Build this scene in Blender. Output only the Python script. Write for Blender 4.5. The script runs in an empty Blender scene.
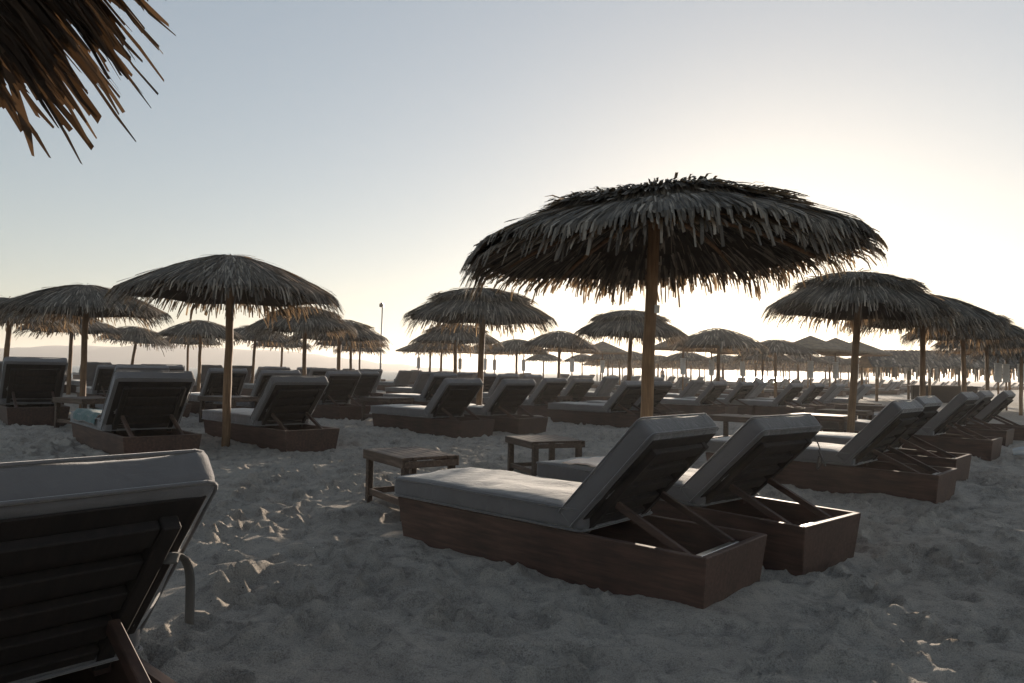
import bpy, bmesh, math, random
import numpy as np
from mathutils import Vector, Matrix, noise

SC = bpy.context.scene
COL = SC.collection
R = math.radians
rng = random.Random(7)

# ------------------------------------------------------------------ camera
F = 711.0
ROLL = 0.0175
PITCH = math.atan(30.0 / F)
CAM_H = 1.06
fwd = Vector((0, math.cos(PITCH), math.sin(PITCH)))
r0 = Vector((1, 0, 0))
up0 = r0.cross(fwd)
right = r0 * math.cos(ROLL) + up0 * math.sin(ROLL)
upv = up0 * math.cos(ROLL) - r0 * math.sin(ROLL)
cam_d = bpy.data.cameras.new('camera')
cam = bpy.data.objects.new('camera', cam_d)
COL.objects.link(cam)
M = Matrix.Identity(4)
for i in range(3):
    M[i][0] = right[i]; M[i][1] = upv[i]; M[i][2] = -fwd[i]
M[2][3] = CAM_H
cam.matrix_world = M
cam_d.sensor_width = 36.0
cam_d.lens = F / 1024 * 36.0
cam_d.clip_start = 0.05
cam_d.clip_end = 30000
SC.camera = cam

def ray(px, py):
    return (right * (px - 512) + upv * (341.5 - py) + fwd * F)

# ------------------------------------------------------------------ terrain
def sstep(a, b, x):
    t = min(1.0, max(0.0, (x - a) / (b - a)))
    return t * t * (3 - 2 * t)

UX = Vector((-0.725, 0.688))       # towards the sea, the way the loungers face
VX = Vector((0.688, 0.725))        # along the rows
A0 = Vector((0.859, 3.09))

def ground(x, y):
    s = sstep(4.0, 11.0, y)
    z = 0.10 * s - 0.008 * max(-15, min(15, x)) * s
    u = (x - A0.x) * UX.x + (y - A0.y) * UX.y
    z -= 0.75 * sstep(46, 76, u)
    return z

def ground_np(x, y):
    def ss(a, b, v):
        t = np.clip((v - a) / (b - a), 0, 1); return t * t * (3 - 2 * t)
    s = ss(4.0, 11.0, y)
    z = 0.10 * s - 0.008 * np.clip(x, -15, 15) * s
    u = (x - A0.x) * UX.x + (y - A0.y) * UX.y
    return z - 0.75 * ss(46, 76, u)

def at(px, py, h=0.0):
    """point h above the sand seen at that pixel"""
    d = ray(px, py)
    g = 0.0
    for _ in range(12):
        t = (g + h - CAM_H) / d.z
        g = ground(d.x * t, d.y * t)
    return Vector((d.x * t, d.y * t))

def at_y(px, Y):
    d = ray(px, 365)
    return Vector((d.x / d.y * Y, Y))

# ------------------------------------------------------------------ helpers
def tag(o, label=None, cat=None, group=None, kind=None):
    if label: o['label'] = label
    if cat: o['category'] = cat
    if group: o['group'] = group
    if kind: o['kind'] = kind
    return o

def empty(name, loc, rz=0.0):
    o = bpy.data.objects.new(name, None)
    o.empty_display_size = 0.2
    COL.objects.link(o)
    o.location = loc
    o.rotation_euler = (0, 0, rz)
    return o

def link(name, me, parent=None, mat=None):
    o = bpy.data.objects.new(name, me)
    COL.objects.link(o)
    if mat is not None and not me.materials:
        me.materials.append(mat)
    if parent: o.parent = parent
    return o

def mesh_from(name, bm, mat, smooth=False):
    me = bpy.data.meshes.new(name)
    bm.normal_update()
    bm.to_mesh(me); bm.free()
    me.materials.append(mat)
    if smooth:
        me.polygons.foreach_set('use_smooth', [True] * len(me.polygons))
    return me

def copy_tree(o, keep=None):
    c = o.copy(); COL.objects.link(c)
    for k in ('label', 'category', 'group'):
        if k in c: del c[k]
    for ch in o.children:
        if keep and ch.name.split('.')[0] not in keep: continue
        d = ch.copy(); COL.objects.link(d); d.parent = c
        for g in ch.children:
            e = g.copy(); COL.objects.link(e); e.parent = d
    return c

def hexa(bm, p):
    """p: 8 points, bottom ring 0-3, top ring 4-7"""
    v = [bm.verts.new(q) for q in p]
    for f in ((3, 2, 1, 0), (4, 5, 6, 7), (0, 1, 5, 4), (1, 2, 6, 5), (2, 3, 7, 6), (3, 0, 4, 7)):
        bm.faces.new([v[i] for i in f])

def box(bm, x0, x1, y0, y1, z0, z1):
    hexa(bm, [(x0, y0, z0), (x1, y0, z0), (x1, y1, z0), (x0, y1, z0),
              (x0, y0, z1), (x1, y0, z1), (x1, y1, z1), (x0, y1, z1)])

def bevel(bm, w, seg=1):
    bmesh.ops.recalc_face_normals(bm, faces=bm.faces[:])
    bmesh.ops.bevel(bm, geom=bm.edges[:], offset=w, segments=seg, affect='EDGES', clamp_overlap=True)

def tube(bm, pts, rad, n=8, cap=True, sx=1.0):
    pts = [Vector(p) for p in pts]
    if not hasattr(rad, '__len__'): rad = [rad] * len(pts)
    rings = []
    ref = Vector((0, 0, 1))
    t0 = (pts[1] - pts[0]).normalized()
    if abs(t0.dot(ref)) > 0.9: ref = Vector((1, 0, 0))
    a = t0.cross(ref).normalized()
    for i, p in enumerate(pts):
        t = (pts[min(i + 1, len(pts) - 1)] - pts[max(i - 1, 0)]).normalized()
        a = (a - t * a.dot(t)).normalized()
        b = t.cross(a)
        rings.append([bm.verts.new(p + (a * math.cos(2 * math.pi * k / n) * sx + b * math.sin(2 * math.pi * k / n)) * rad[i]) for k in range(n)])
    for i in range(len(rings) - 1):
        for k in range(n):
            bm.faces.new((rings[i][k], rings[i][(k + 1) % n], rings[i + 1][(k + 1) % n], rings[i + 1][k]))
    if cap:
        bm.faces.new(rings[0][::-1]); bm.faces.new(rings[-1])

# ------------------------------------------------------------------ materials
def new_mat(name):
    m = bpy.data.materials.new(name); m.use_nodes = True
    nt = m.node_tree
    return m, nt, nt.nodes['Principled BSDF']

def N(nt, t, **kw):
    n = nt.nodes.new(t)
    for k, v in kw.items():
        if k in n.inputs: n.inputs[k].default_value = v
        else: setattr(n, k, v)
    return n

def ramp(nt, fac, stops):
    n = nt.nodes.new('ShaderNodeValToRGB')
    e = n.color_ramp.elements
    while len(e) < len(stops): e.new(0.5)
    for i, (p, c) in enumerate(stops):
        e[i].position = p; e[i].color = (*c, 1)
    nt.links.new(fac, n.inputs['Fac'])
    return n

def bump(nt, h, bs, strength=0.5, dist=0.01):
    b = nt.nodes.new('ShaderNodeBump')
    b.inputs['Strength'].default_value = strength
    b.inputs['Distance'].default_value = dist
    nt.links.new(h, b.inputs['Height'])
    nt.links.new(b.outputs['Normal'], bs.inputs['Normal'])
    return b

def mat_wood(name, c1, c2, c3, scale=(1.5, 14, 14), rough=0.65, var=True):
    m, nt, bs = new_mat(name)
    tc = N(nt, 'ShaderNodeTexCoord')
    mp = N(nt, 'ShaderNodeMapping'); mp.inputs['Scale'].default_value = scale
    nt.links.new(tc.outputs['Object'], mp.inputs['Vector'])
    no = N(nt, 'ShaderNodeTexNoise', Scale=3.0, Detail=8.0, Roughness=0.62)
    nt.links.new(mp.outputs['Vector'], no.inputs['Vector'])
    rp = ramp(nt, no.outputs['Fac'], [(0.3, c1), (0.52, c2), (0.72, c3)])
    n2 = N(nt, 'ShaderNodeTexNoise', Scale=5.0, Detail=4.0)
    nt.links.new(tc.outputs['Object'], n2.inputs['Vector'])
    r2 = ramp(nt, n2.outputs['Fac'], [(0.3, (0.72, 0.72, 0.72)), (0.7, (1.15, 1.12, 1.1))])
    mx = N(nt, 'ShaderNodeMix', data_type='RGBA', blend_type='MULTIPLY')
    mx.inputs['Factor'].default_value = 1.0
    nt.links.new(rp.outputs['Color'], mx.inputs['A']); nt.links.new(r2.outputs['Color'], mx.inputs['B'])
    oi = N(nt, 'ShaderNodeObjectInfo')
    hv = N(nt, 'ShaderNodeHueSaturation')
    mr = N(nt, 'ShaderNodeMapRange'); mr.inputs['To Min'].default_value = 0.8; mr.inputs['To Max'].default_value = 1.25
    nt.links.new(oi.outputs['Random'], mr.inputs['Value'])
    nt.links.new(mr.outputs['Result'], hv.inputs['Value'])
    nt.links.new(mx.outputs['Result'], hv.inputs['Color'])
    nt.links.new(hv.outputs['Color'], bs.inputs['Base Color'])
    bs.inputs['Roughness'].default_value = rough
    bump(nt, no.outputs['Fac'], bs, 0.35, 0.004)
    return m

WOOD = mat_wood('dark_stained_wood', (0.036, 0.019, 0.013), (0.068, 0.035, 0.025), (0.105, 0.057, 0.041))
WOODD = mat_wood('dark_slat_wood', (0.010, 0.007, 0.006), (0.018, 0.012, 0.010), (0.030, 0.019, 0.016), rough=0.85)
WOODT = mat_wood('weathered_table_wood', (0.045, 0.027, 0.018), (0.085, 0.054, 0.037), (0.15, 0.105, 0.077))
POLE = mat_wood('round_pole_wood', (0.12, 0.065, 0.030), (0.22, 0.125, 0.06), (0.32, 0.20, 0.105), scale=(14, 14, 1.2), rough=0.7)

def mat_fabric(name, base, sheen=0.35):
    m, nt, bs = new_mat(name)
    tc = N(nt, 'ShaderNodeTexCoord')
    no = N(nt, 'ShaderNodeTexNoise', Scale=3.5, Detail=5.0, Roughness=0.6)
    nt.links.new(tc.outputs['Object'], no.inputs['Vector'])
    b = Vector(base)
    rp = ramp(nt, no.outputs['Fac'], [(0.3, tuple(b * 0.82)), (0.5, tuple(b)), (0.75, tuple(b * 1.1))])
    oi = N(nt, 'ShaderNodeObjectInfo'); hv = N(nt, 'ShaderNodeHueSaturation')
    mr = N(nt, 'ShaderNodeMapRange'); mr.inputs['To Min'].default_value = 0.82; mr.inputs['To Max'].default_value = 1.22
    nt.links.new(oi.outputs['Random'], mr.inputs['Value']); nt.links.new(mr.outputs['Result'], hv.inputs['Value'])
    nt.links.new(rp.outputs['Color'], hv.inputs['Color']); nt.links.new(hv.outputs['Color'], bs.inputs['Base Color'])
    bs.inputs['Roughness'].default_value = 0.88
    bs.inputs['Sheen Weight'].default_value = sheen
    bs.inputs['Sheen Roughness'].default_value = 0.4
    w1 = N(nt, 'ShaderNodeTexNoise', Scale=420.0, Detail=2.0)
    w2 = N(nt, 'ShaderNodeTexNoise', Scale=9.0, Detail=4.0, Distortion=0.8)
    nt.links.new(tc.outputs['Object'], w1.inputs['Vector']); nt.links.new(tc.outputs['Object'], w2.inputs['Vector'])
    a = N(nt, 'ShaderNodeMath', operation='MULTIPLY_ADD'); a.inputs[1].default_value = 0.12
    nt.links.new(w1.outputs['Fac'], a.inputs[0]); nt.links.new(w2.outputs['Fac'], a.inputs[2])
    bump(nt, a.outputs['Value'], bs, 0.55, 0.02)
    return m

FABRIC = mat_fabric('grey_cushion_cloth', (0.135, 0.126, 0.126), 0.6)
FABRICL = mat_fabric('pale_cushion_cloth', (0.6, 0.57, 0.52))
PINK = mat_fabric('cream_towel', (0.72, 0.56, 0.46), 0.6)
TEAL = mat_fabric('teal_towel', (0.065, 0.14, 0.135), 0.3)
ROSE = mat_fabric('rose_towel', (0.40, 0.30, 0.29), 0.4)
STRAP = mat_fabric('strap_webbing', (0.10, 0.09, 0.08), 0.3)
SLEEVE = mat_fabric('white_sleeve_cloth', (0.62, 0.60, 0.58), 0.3)

def mat_thatch(name, lo, mid, hi, trans=0.22):
    m, nt, bs = new_mat(name)
    ge = N(nt, 'ShaderNodeNewGeometry')
    rp = ramp(nt, ge.outputs['Random Per Island'], [(0.0, lo), (0.55, mid), (0.88, hi), (1.0, tuple(min(1, c * 1.7) for c in hi))])
    tc = N(nt, 'ShaderNodeTexCoord')
    no = N(nt, 'ShaderNodeTexNoise', Scale=7.0, Detail=4.0)
    nt.links.new(tc.outputs['Object'], no.inputs['Vector'])
    r2 = ramp(nt, no.outputs['Fac'], [(0.3, (0.7, 0.7, 0.7)), (0.7, (1.2, 1.17, 1.12))])
    mx = N(nt, 'ShaderNodeMix', data_type='RGBA', blend_type='MULTIPLY'); mx.inputs['Factor'].default_value = 1.0
    nt.links.new(rp.outputs['Color'], mx.inputs['A']); nt.links.new(r2.outputs['Color'], mx.inputs['B'])
    nt.links.new(mx.outputs['Result'], bs.inputs['Base Color'])
    bs.inputs['Roughness'].default_value = 0.75
    tr = N(nt, 'ShaderNodeBsdfTranslucent')
    tint = N(nt, 'ShaderNodeMix', data_type='RGBA', blend_type='MULTIPLY'); tint.inputs['Factor'].default_value = 1.0
    tint.inputs['B'].default_value = (1.5, 1.1, 0.7, 1)
    nt.links.new(mx.outputs['Result'], tint.inputs['A'])
    nt.links.new(tint.outputs['Result'], tr.inputs['Color'])
    ms = N(nt, 'ShaderNodeMixShader'); ms.inputs['Fac'].default_value = trans
    out = nt.nodes['Material Output']
    nt.links.new(bs.outputs['BSDF'], ms.inputs[1]); nt.links.new(tr.outputs['BSDF'], ms.inputs[2])
    nt.links.new(ms.outputs['Shader'], out.inputs['Surface'])
    return m

THATCH = mat_thatch('weathered_palm_thatch', (0.075, 0.063, 0.050), (0.165, 0.143, 0.117), (0.30, 0.268, 0.225), 0.28)
DARKTHATCH = mat_thatch('dark_palm_thatch', (0.030, 0.022, 0.016), (0.075, 0.055, 0.040), (0.13, 0.10, 0.075), 0.14)  # same palm thatch in darker, less translucent tones
REED = mat_thatch('woven_reed_thatch', (0.11, 0.085, 0.055), (0.18, 0.145, 0.10), (0.26, 0.21, 0.15), 0.3)

def mat_plain(name, c, rough=0.5, metal=0.0):
    m, nt, bs = new_mat(name)
    tc = N(nt, 'ShaderNodeTexCoord')
    no = N(nt, 'ShaderNodeTexNoise', Scale=18.0, Detail=4.0)
    nt.links.new(tc.outputs['Object'], no.inputs['Vector'])
    b = Vector(c)
    rp = ramp(nt, no.outputs['Fac'], [(0.3, tuple(b * 0.8)), (0.7, tuple(b * 1.1))])
    nt.links.new(rp.outputs['Color'], bs.inputs['Base Color'])
    bs.inputs['Roughness'].default_value = rough
    bs.inputs['Metallic'].default_value = metal
    return m

STEEL = mat_plain('brushed_steel', (0.55, 0.53, 0.50), 0.35, 0.9)
WHITE = mat_plain('white_plastic', (0.75, 0.74, 0.72), 0.4)
BLACK = mat_plain('black_plastic', (0.02, 0.02, 0.022), 0.35)
SKIN = mat_plain('sun_tanned_skin', (0.36, 0.21, 0.14), 0.55)
HAIR = mat_plain('dark_hair', (0.03, 0.022, 0.018), 0.6)
CLOTH = mat_plain('dark_swim_shorts', (0.05, 0.06, 0.09), 0.8)

def mat_sand():
    m, nt, bs = new_mat('beach_sand')
    ge = N(nt, 'ShaderNodeNewGeometry')
    a = N(nt, 'ShaderNodeTexNoise', Scale=0.9, Detail=6.0, Roughness=0.6)
    b = N(nt, 'ShaderNodeTexNoise', Scale=160.0, Detail=3.0, Roughness=0.7)
    c = N(nt, 'ShaderNodeTexNoise', Scale=20.0, Detail=6.0, Roughness=0.7)
    for n in (a, b, c): nt.links.new(ge.outputs['Position'], n.inputs['Vector'])
    rp = ramp(nt, a.outputs['Fac'], [(0.3, (0.40, 0.355, 0.31)), (0.55, (0.48, 0.43, 0.375)), (0.75, (0.54, 0.485, 0.425))])
    r2 = ramp(nt, b.outputs['Fac'], [(0.28, (0.62, 0.62, 0.62)), (0.5, (1, 1, 1)), (0.74, (1.25, 1.25, 1.25))])
    d_ = N(nt, 'ShaderNodeTexNoise', Scale=10.0, Detail=9.0, Roughness=0.8); nt.links.new(ge.outputs['Position'], d_.inputs['Vector'])
    r4 = ramp(nt, d_.outputs['Fac'], [(0.34, (0.58, 0.58, 0.60)), (0.5, (1, 1, 1)), (0.66, (1.16, 1.15, 1.13))])
    m4 = N(nt, 'ShaderNodeMix', data_type='RGBA', blend_type='MULTIPLY'); m4.inputs['Factor'].default_value = 1.0
    nt.links.new(rp.outputs['Color'], m4.inputs['A']); nt.links.new(r4.outputs['Color'], m4.inputs['B'])
    mx = N(nt, 'ShaderNodeMix', data_type='RGBA', blend_type='MULTIPLY'); mx.inputs['Factor'].default_value = 1.0
    nt.links.new(m4.outputs['Result'], mx.inputs['A']); nt.links.new(r2.outputs['Color'], mx.inputs['B'])
    vo = N(nt, 'ShaderNodeTexVoronoi', Scale=26.0)
    nt.links.new(ge.outputs['Position'], vo.inputs['Vector'])
    lt = N(nt, 'ShaderNodeMath', operation='LESS_THAN'); lt.inputs[1].default_value = 0.11
    nt.links.new(vo.outputs['Distance'], lt.inputs[0])
    sep = N(nt, 'ShaderNodeSeparateColor'); nt.links.new(vo.outputs['Color'], sep.inputs['Color'])
    gt = N(nt, 'ShaderNodeMath', operation='GREATER_THAN'); gt.inputs[1].default_value = 0.93
    nt.links.new(sep.outputs['Red'], gt.inputs[0])
    an = N(nt, 'ShaderNodeMath', operation='MULTIPLY'); nt.links.new(lt.outputs['Value'], an.inputs[0]); nt.links.new(gt.outputs['Value'], an.inputs[1])
    sc_ = ramp(nt, sep.outputs['Green'], [(0.45, (0.10, 0.08, 0.06)), (0.55, (0.72, 0.68, 0.62))])
    m3 = N(nt, 'ShaderNodeMix', data_type='RGBA')
    nt.links.new(an.outputs['Value'], m3.inputs['Factor']); nt.links.new(mx.outputs['Result'], m3.inputs['A']); nt.links.new(sc_.outputs['Color'], m3.inputs['B'])
    nt.links.new(m3.outputs['Result'], bs.inputs['Base Color'])
    bs.inputs['Roughness'].default_value = 0.95
    bs.inputs['Specular IOR Level'].default_value = 0.15
    ad = N(nt, 'ShaderNodeMath', operation='MULTIPLY_ADD'); ad.inputs[1].default_value = 0.3
    nt.links.new(b.outputs['Fac'], ad.inputs[0]); nt.links.new(c.outputs['Fac'], ad.inputs[2])
    bump(nt, ad.outputs['Value'], bs, 0.9, 0.045)
    return m
SAND = mat_sand()

def mat_sea():
    m, nt, bs = new_mat('sea_water')
    bs.inputs['Base Color'].default_value = (0.03, 0.07, 0.09, 1)
    bs.inputs['Roughness'].default_value = 0.28
    bs.inputs['IOR'].default_value = 1.33
    ge = N(nt, 'ShaderNodeNewGeometry')
    mp = N(nt, 'ShaderNodeMapping'); mp.inputs['Scale'].default_value = (0.35, 0.6, 1.0)
    nt.links.new(ge.outputs['Position'], mp.inputs['Vector'])
    no = N(nt, 'ShaderNodeTexNoise', Scale=1.0, Detail=7.0, Roughness=0.6)
    nt.links.new(mp.outputs['Vector'], no.inputs['Vector'])
    bump(nt, no.outputs['Fac'], bs, 1.0, 0.35)
    return m
SEA = mat_sea()

# ------------------------------------------------------------------ sand sheet
def axis(lo, hi, step, far_lo, far_hi, grow=1.10):
    mid = list(np.arange(lo, hi, step))
    a = []; s = step; x = mid[0]
    while x > far_lo:
        s *= grow; x -= s; a.append(x)
    b = []; s = step; x = mid[-1]
    while x < far_hi:
        s *= grow; x += s; b.append(x)
    return np.array(a[::-1] + mid + b)

def smooth_noise(nr, X, Y, scale, seed):
    g = np.random.RandomState(seed).rand(128, 128)
    x = X / scale + 37.3; y = Y / scale + 11.7
    xi = np.floor(x).astype(int); yi = np.floor(y).astype(int)
    fx = x - xi; fy = y - yi
    fx = fx * fx * (3 - 2 * fx); fy = fy * fy * (3 - 2 * fy)
    G = lambda i, j: g[i % 128, j % 128]
    return (G(xi, yi) * (1 - fx) * (1 - fy) + G(xi + 1, yi) * fx * (1 - fy) + G(xi, yi + 1) * (1 - fx) * fy + G(xi + 1, yi + 1) * fx * fy) - 0.5

FRAMES = []   # centre, half sizes, angle of each near lounger, so the sand drifts against it

def build_sand():
    xs = axis(-6.5, 7.0, 0.024, -900, 1500, 1.09)
    ys = axis(0.9, 11.5, 0.022, -60, 1500, 1.075)
    X, Y = np.meshgrid(xs, ys)
    Z = ground_np(X, Y)
    near = np.clip(1.0 - (np.hypot(X, Y - 5) - 30) / 80.0, 0, 1)
    D = 0.05 * smooth_noise(0, X, Y, 2.1, 1) + 0.028 * smooth_noise(0, X, Y, 0.75, 2) + 0.026 * smooth_noise(0, X, Y, 0.33, 3) + 0.028 * smooth_noise(0, X, Y, 0.16, 4) + 0.018 * smooth_noise(0, X, Y, 0.075, 5)
    wx = X + 0.25 * smooth_noise(0, X, Y, 0.5, 31); wy = Y + 0.25 * smooth_noise(0, X, Y, 0.5, 32)
    D += 0.028 * (0.25 - np.abs(smooth_noise(0, wx, wy, 0.42, 6))) + 0.026 * (0.25 - np.abs(smooth_noise(0, wx, wy, 0.19, 7)))
    rs = np.random.RandomState(5)
    x0i, x1i = np.searchsorted(xs, [-6.5, 7.0]); y0i, y1i = np.searchsorted(ys, [0.9, 11.5])
    P = np.zeros_like(Z)
    for k in range(7000):
        cx = rs.uniform(-8.5, 9.5); cy = rs.uniform(0.8, 15)
        a = rs.uniform(0, math.pi) if rs.rand() < 0.5 else 2.35 + rs.normal(0, 0.5)
        lx = rs.uniform(0.06, 0.15); ly = lx * rs.uniform(0.40, 0.75)
        dp = rs.uniform(0.012, 0.050)
        i0, i1 = np.searchsorted(xs, [cx - 0.42, cx + 0.42]); j0, j1 = np.searchsorted(ys, [cy - 0.42, cy + 0.42])
        if i1 - i0 < 3 or j1 - j0 < 3: continue
        dx = X[j0:j1, i0:i1] - cx; dy = Y[j0:j1, i0:i1] - cy
        ux = dx * math.cos(a) + dy * math.sin(a); uy = -dx * math.sin(a) + dy * math.cos(a)
        wv = 1 + 0.18 * math.sin(k) * np.sin(ux / lx * 2.2 + k)
        q = np.sqrt((ux / lx) ** 2 + (uy / (ly * wv)) ** 2)
        m = 1 / (1 + np.exp(np.clip((q - 1.0) * 9.0, -30, 30)))
        tip = ux / lx * rs.uniform(-0.015, 0.015)
        cur = P[j0:j1, i0:i1]
        lvl = cur.mean() * 0.7
        P[j0:j1, i0:i1] = cur * (1 - m * 0.85) + (lvl - dp + tip) * m * 0.85 + dp * rs.uniform(0.3, 0.75) * np.exp(-(q - 1.35) ** 2 / 0.07) * (1 - m)
    P = np.clip(P, -0.085, 0.06) * 1.1
    Z = Z + (D + P) * near
    # drifts against the lounger boxes, hollow under them
    for (c, hx, hy, ang) in FRAMES:
        i0, i1 = np.searchsorted(xs, [c.x - 2, c.x + 2]); j0, j1 = np.searchsorted(ys, [c.y - 2, c.y + 2])
        if i1 <= i0 or j1 <= j0: continue
        dx = X[j0:j1, i0:i1] - c.x; dy = Y[j0:j1, i0:i1] - c.y
        lx = np.abs(dx * math.cos(ang) + dy * math.sin(ang)) - hx; ly = np.abs(-dx * math.sin(ang) + dy * math.cos(ang)) - hy
        d = np.where((lx < 0) & (ly < 0), np.maximum(lx, ly), np.hypot(np.maximum(lx, 0), np.maximum(ly, 0)))
        m = -0.03 * np.exp(-(np.maximum(d, 0) / 0.5) ** 2) + 0.04 * np.exp(-(np.maximum(d, 0) / 0.20) ** 2) * (0.2 + 2.0 * (smooth_noise(0, X[j0:j1, i0:i1], Y[j0:j1, i0:i1], 0.5, 9) + 0.3))
        gg = ground_np(X[j0:j1, i0:i1], Y[j0:j1, i0:i1])
        att = 0.30 + 0.70 * np.clip((d + 0.02) / 0.20, 0, 1)
        Z[j0:j1, i0:i1] = gg + (Z[j0:j1, i0:i1] - gg) * att + m
        inside = np.clip(-d / 0.12, 0, 1)
        base = ground_np(X[j0:j1, i0:i1], Y[j0:j1, i0:i1]) - 0.03
        Z[j0:j1, i0:i1] = Z[j0:j1, i0:i1] * (1 - inside) + np.minimum(Z[j0:j1, i0:i1], base) * inside
    nx, ny = len(xs), len(ys)
    co = np.stack([X, Y, Z], -1).reshape(-1, 3)
    i = np.arange(ny * nx).reshape(ny, nx)
    q = np.stack([i[:-1, :-1], i[:-1, 1:], i[1:, 1:], i[1:, :-1]], -1).reshape(-1, 4)
    me = bpy.data.meshes.new('sand')
    me.vertices.add(len(co)); me.vertices.foreach_set('co', co.ravel().astype(np.float32))
    me.loops.add(q.size); me.loops.foreach_set('vertex_index', q.ravel().astype(np.int32))
    me.polygons.add(len(q)); me.polygons.foreach_set('loop_start', np.arange(0, q.size, 4, dtype=np.int32))
    me.polygons.foreach_set('use_smooth', np.ones(len(q), bool))
    me.update(); me.validate()
    me.materials.append(SAND)
    o = link('sand', me); tag(o, kind='structure')

# ------------------------------------------------------------------ lounger
def cushion(L, W, T, r, puff=0.012, seed=0, sag=0.0):
    """rounded upholstered slab centred at the origin"""
    def ax(h, n):
        e = [-h, -h + r * 0.35, -h + r * 0.8]
        return e + list(np.linspace(-h + r * 1.3, h - r * 1.3, n)) + [h - r * 0.8, h - r * 0.35, h]
    hx, hy, hz = L / 2, W / 2, T / 2
    xs, ys, zs = ax(hx, 22), ax(hy, 12), ax(hz, 3)
    bm = bmesh.new(); cache = {}
    def vert(p):
        k = tuple(round(c, 5) for c in p)
        if k not in cache:
            q = [max(-(h - r), min(h - r, c)) for c, h in zip(p, (hx, hy, hz))]
            d = Vector([a - b for a, b in zip(p, q)])
            v = Vector(q) + d.normalized() * r if d.length > 1e-9 else Vector(p)
            ex = max(0, 1 - (p[0] / hx) ** 4) * max(0, 1 - (p[1] / hy) ** 4)
            v.z += (1 if p[2] > 0 else -0.3) * puff * ex * (abs(p[2]) / hz)
            n = noise.noise(Vector((p[0] * 3.1 + seed * 7, p[1] * 4.3, p[2] * 3)))
            n2 = noise.noise(Vector((p[0] * 9 + seed * 3, p[1] * 11, p[2] * 8)))
            nrm = Vector((p[0] / hx if abs(p[0]) >= hx else 0, p[1] / hy if abs(p[1]) >= hy else 0, p[2] / hz if abs(p[2]) >= hz else 0))
            v += nrm * (0.010 * n + 0.006 * n2)
            cache[k] = bm.verts.new(v)
        return cache[k]
    def face(us, vs, f, flip):
        for a, b in zip(us, us[1:]):
            for c, d in zip(vs, vs[1:]):
                q = [vert(f(a, c)), vert(f(b, c)), vert(f(b, d)), vert(f(a, d))]
                if len(set(q)) == 4: bm.faces.new(q[::-1] if flip else q)
    for s in (1, -1):
        face(xs, ys, lambda a, b: (a, b, s * hz), s < 0)
        face(xs, zs, lambda a, b: (a, s * hy, b), s > 0)
        face(ys, zs, lambda a, b: (s * hx, a, b), s < 0)
    # piped seams round the two broad faces
    for s in (1, -1):
        pts = []
        z = s * (hz - r * 0.32)
        for k in range(4):
            cx, cy = ((hx - r, hy - r), (-hx + r, hy - r), (-hx + r, -hy + r), (hx - r, -hy + r))[k]
            for t in range(4):
                an = math.pi / 2 * (k + t / 3.0)
                rr = r * 1.1
                pts.append((cx + rr * math.cos(an), cy + rr * math.sin(an), z))
        # subdivide the long runs so the piping follows the cloth
        pts.append(pts[0]); out = []
        for p, q in zip(pts, pts[1:]):
            n = max(1, int((Vector(q) - Vector(p)).length / 0.08))
            for i in range(n):
                out.append(Vector(p).lerp(Vector(q), i / n))
        out.append(Vector(pts[-1]))
        tube(bm, out, 0.0055, 5, cap=False)
    bmesh.ops.recalc_face_normals(bm, faces=bm.faces[:])
    return bm

LL, LW, FH = 2.14, 0.70, 0.24     # lounger length, width, height of the box

def frame_bm():
    bm = bmesh.new()
    t, fl, zb = 0.036, 0.028, -0.12
    k = fl * (FH - zb) / FH
    X0, X1, Y = 0.0, LL, LW / 2
    # end boards and side boards, flared outwards to the top
    def board(p0, p1, q0, q1):   # bottom outer p0-p1, top outer q0-q1, inward offset handled by caller
        pass
    def ring(ins, z, f):
        return [(X0 + f + ins, -Y + f + ins), (X1 - f - ins, -Y + f + ins), (X1 - f - ins, Y - f - ins), (X0 + f + ins, Y - f - ins)]
    bo, to = ring(0, zb, k), ring(0, FH, 0)
    bi, ti = ring(t, zb, k), ring(t, FH, 0)
    for i in range(4):
        j = (i + 1) % 4
        hexa(bm, [(*bo[i], zb), (*bo[j], zb), (*bi[j], zb), (*bi[i], zb), (*to[i], FH), (*to[j], FH), (*ti[j], FH), (*ti[i], FH)])
    bevel(bm, 0.004)
    # slatted floor and inner rails
    b2 = bmesh.new()
    for i in range(9):
        x = 0.09 + i * 0.21
        box(b2, x, x + 0.15, -Y + 0.085, Y - 0.085, 0.055, 0.075)
    for s in (-1, 1):
        box(b2, 0.07, LL - 0.07, s * (Y - 0.09) - 0.02, s * (Y - 0.09) + 0.02, 0.02, 0.053)
        box(b2, 0.75, LL - 0.06, s * (Y - 0.072) - 0.022, s * (Y - 0.072) + 0.022, 0.19, 0.232)
    bevel(b2, 0.003)
    me = bpy.data.meshes.new('tmp'); b2.to_mesh(me); b2.free(); bm.from_mesh(me); bpy.data.meshes.remove(me)
    return bm

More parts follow.
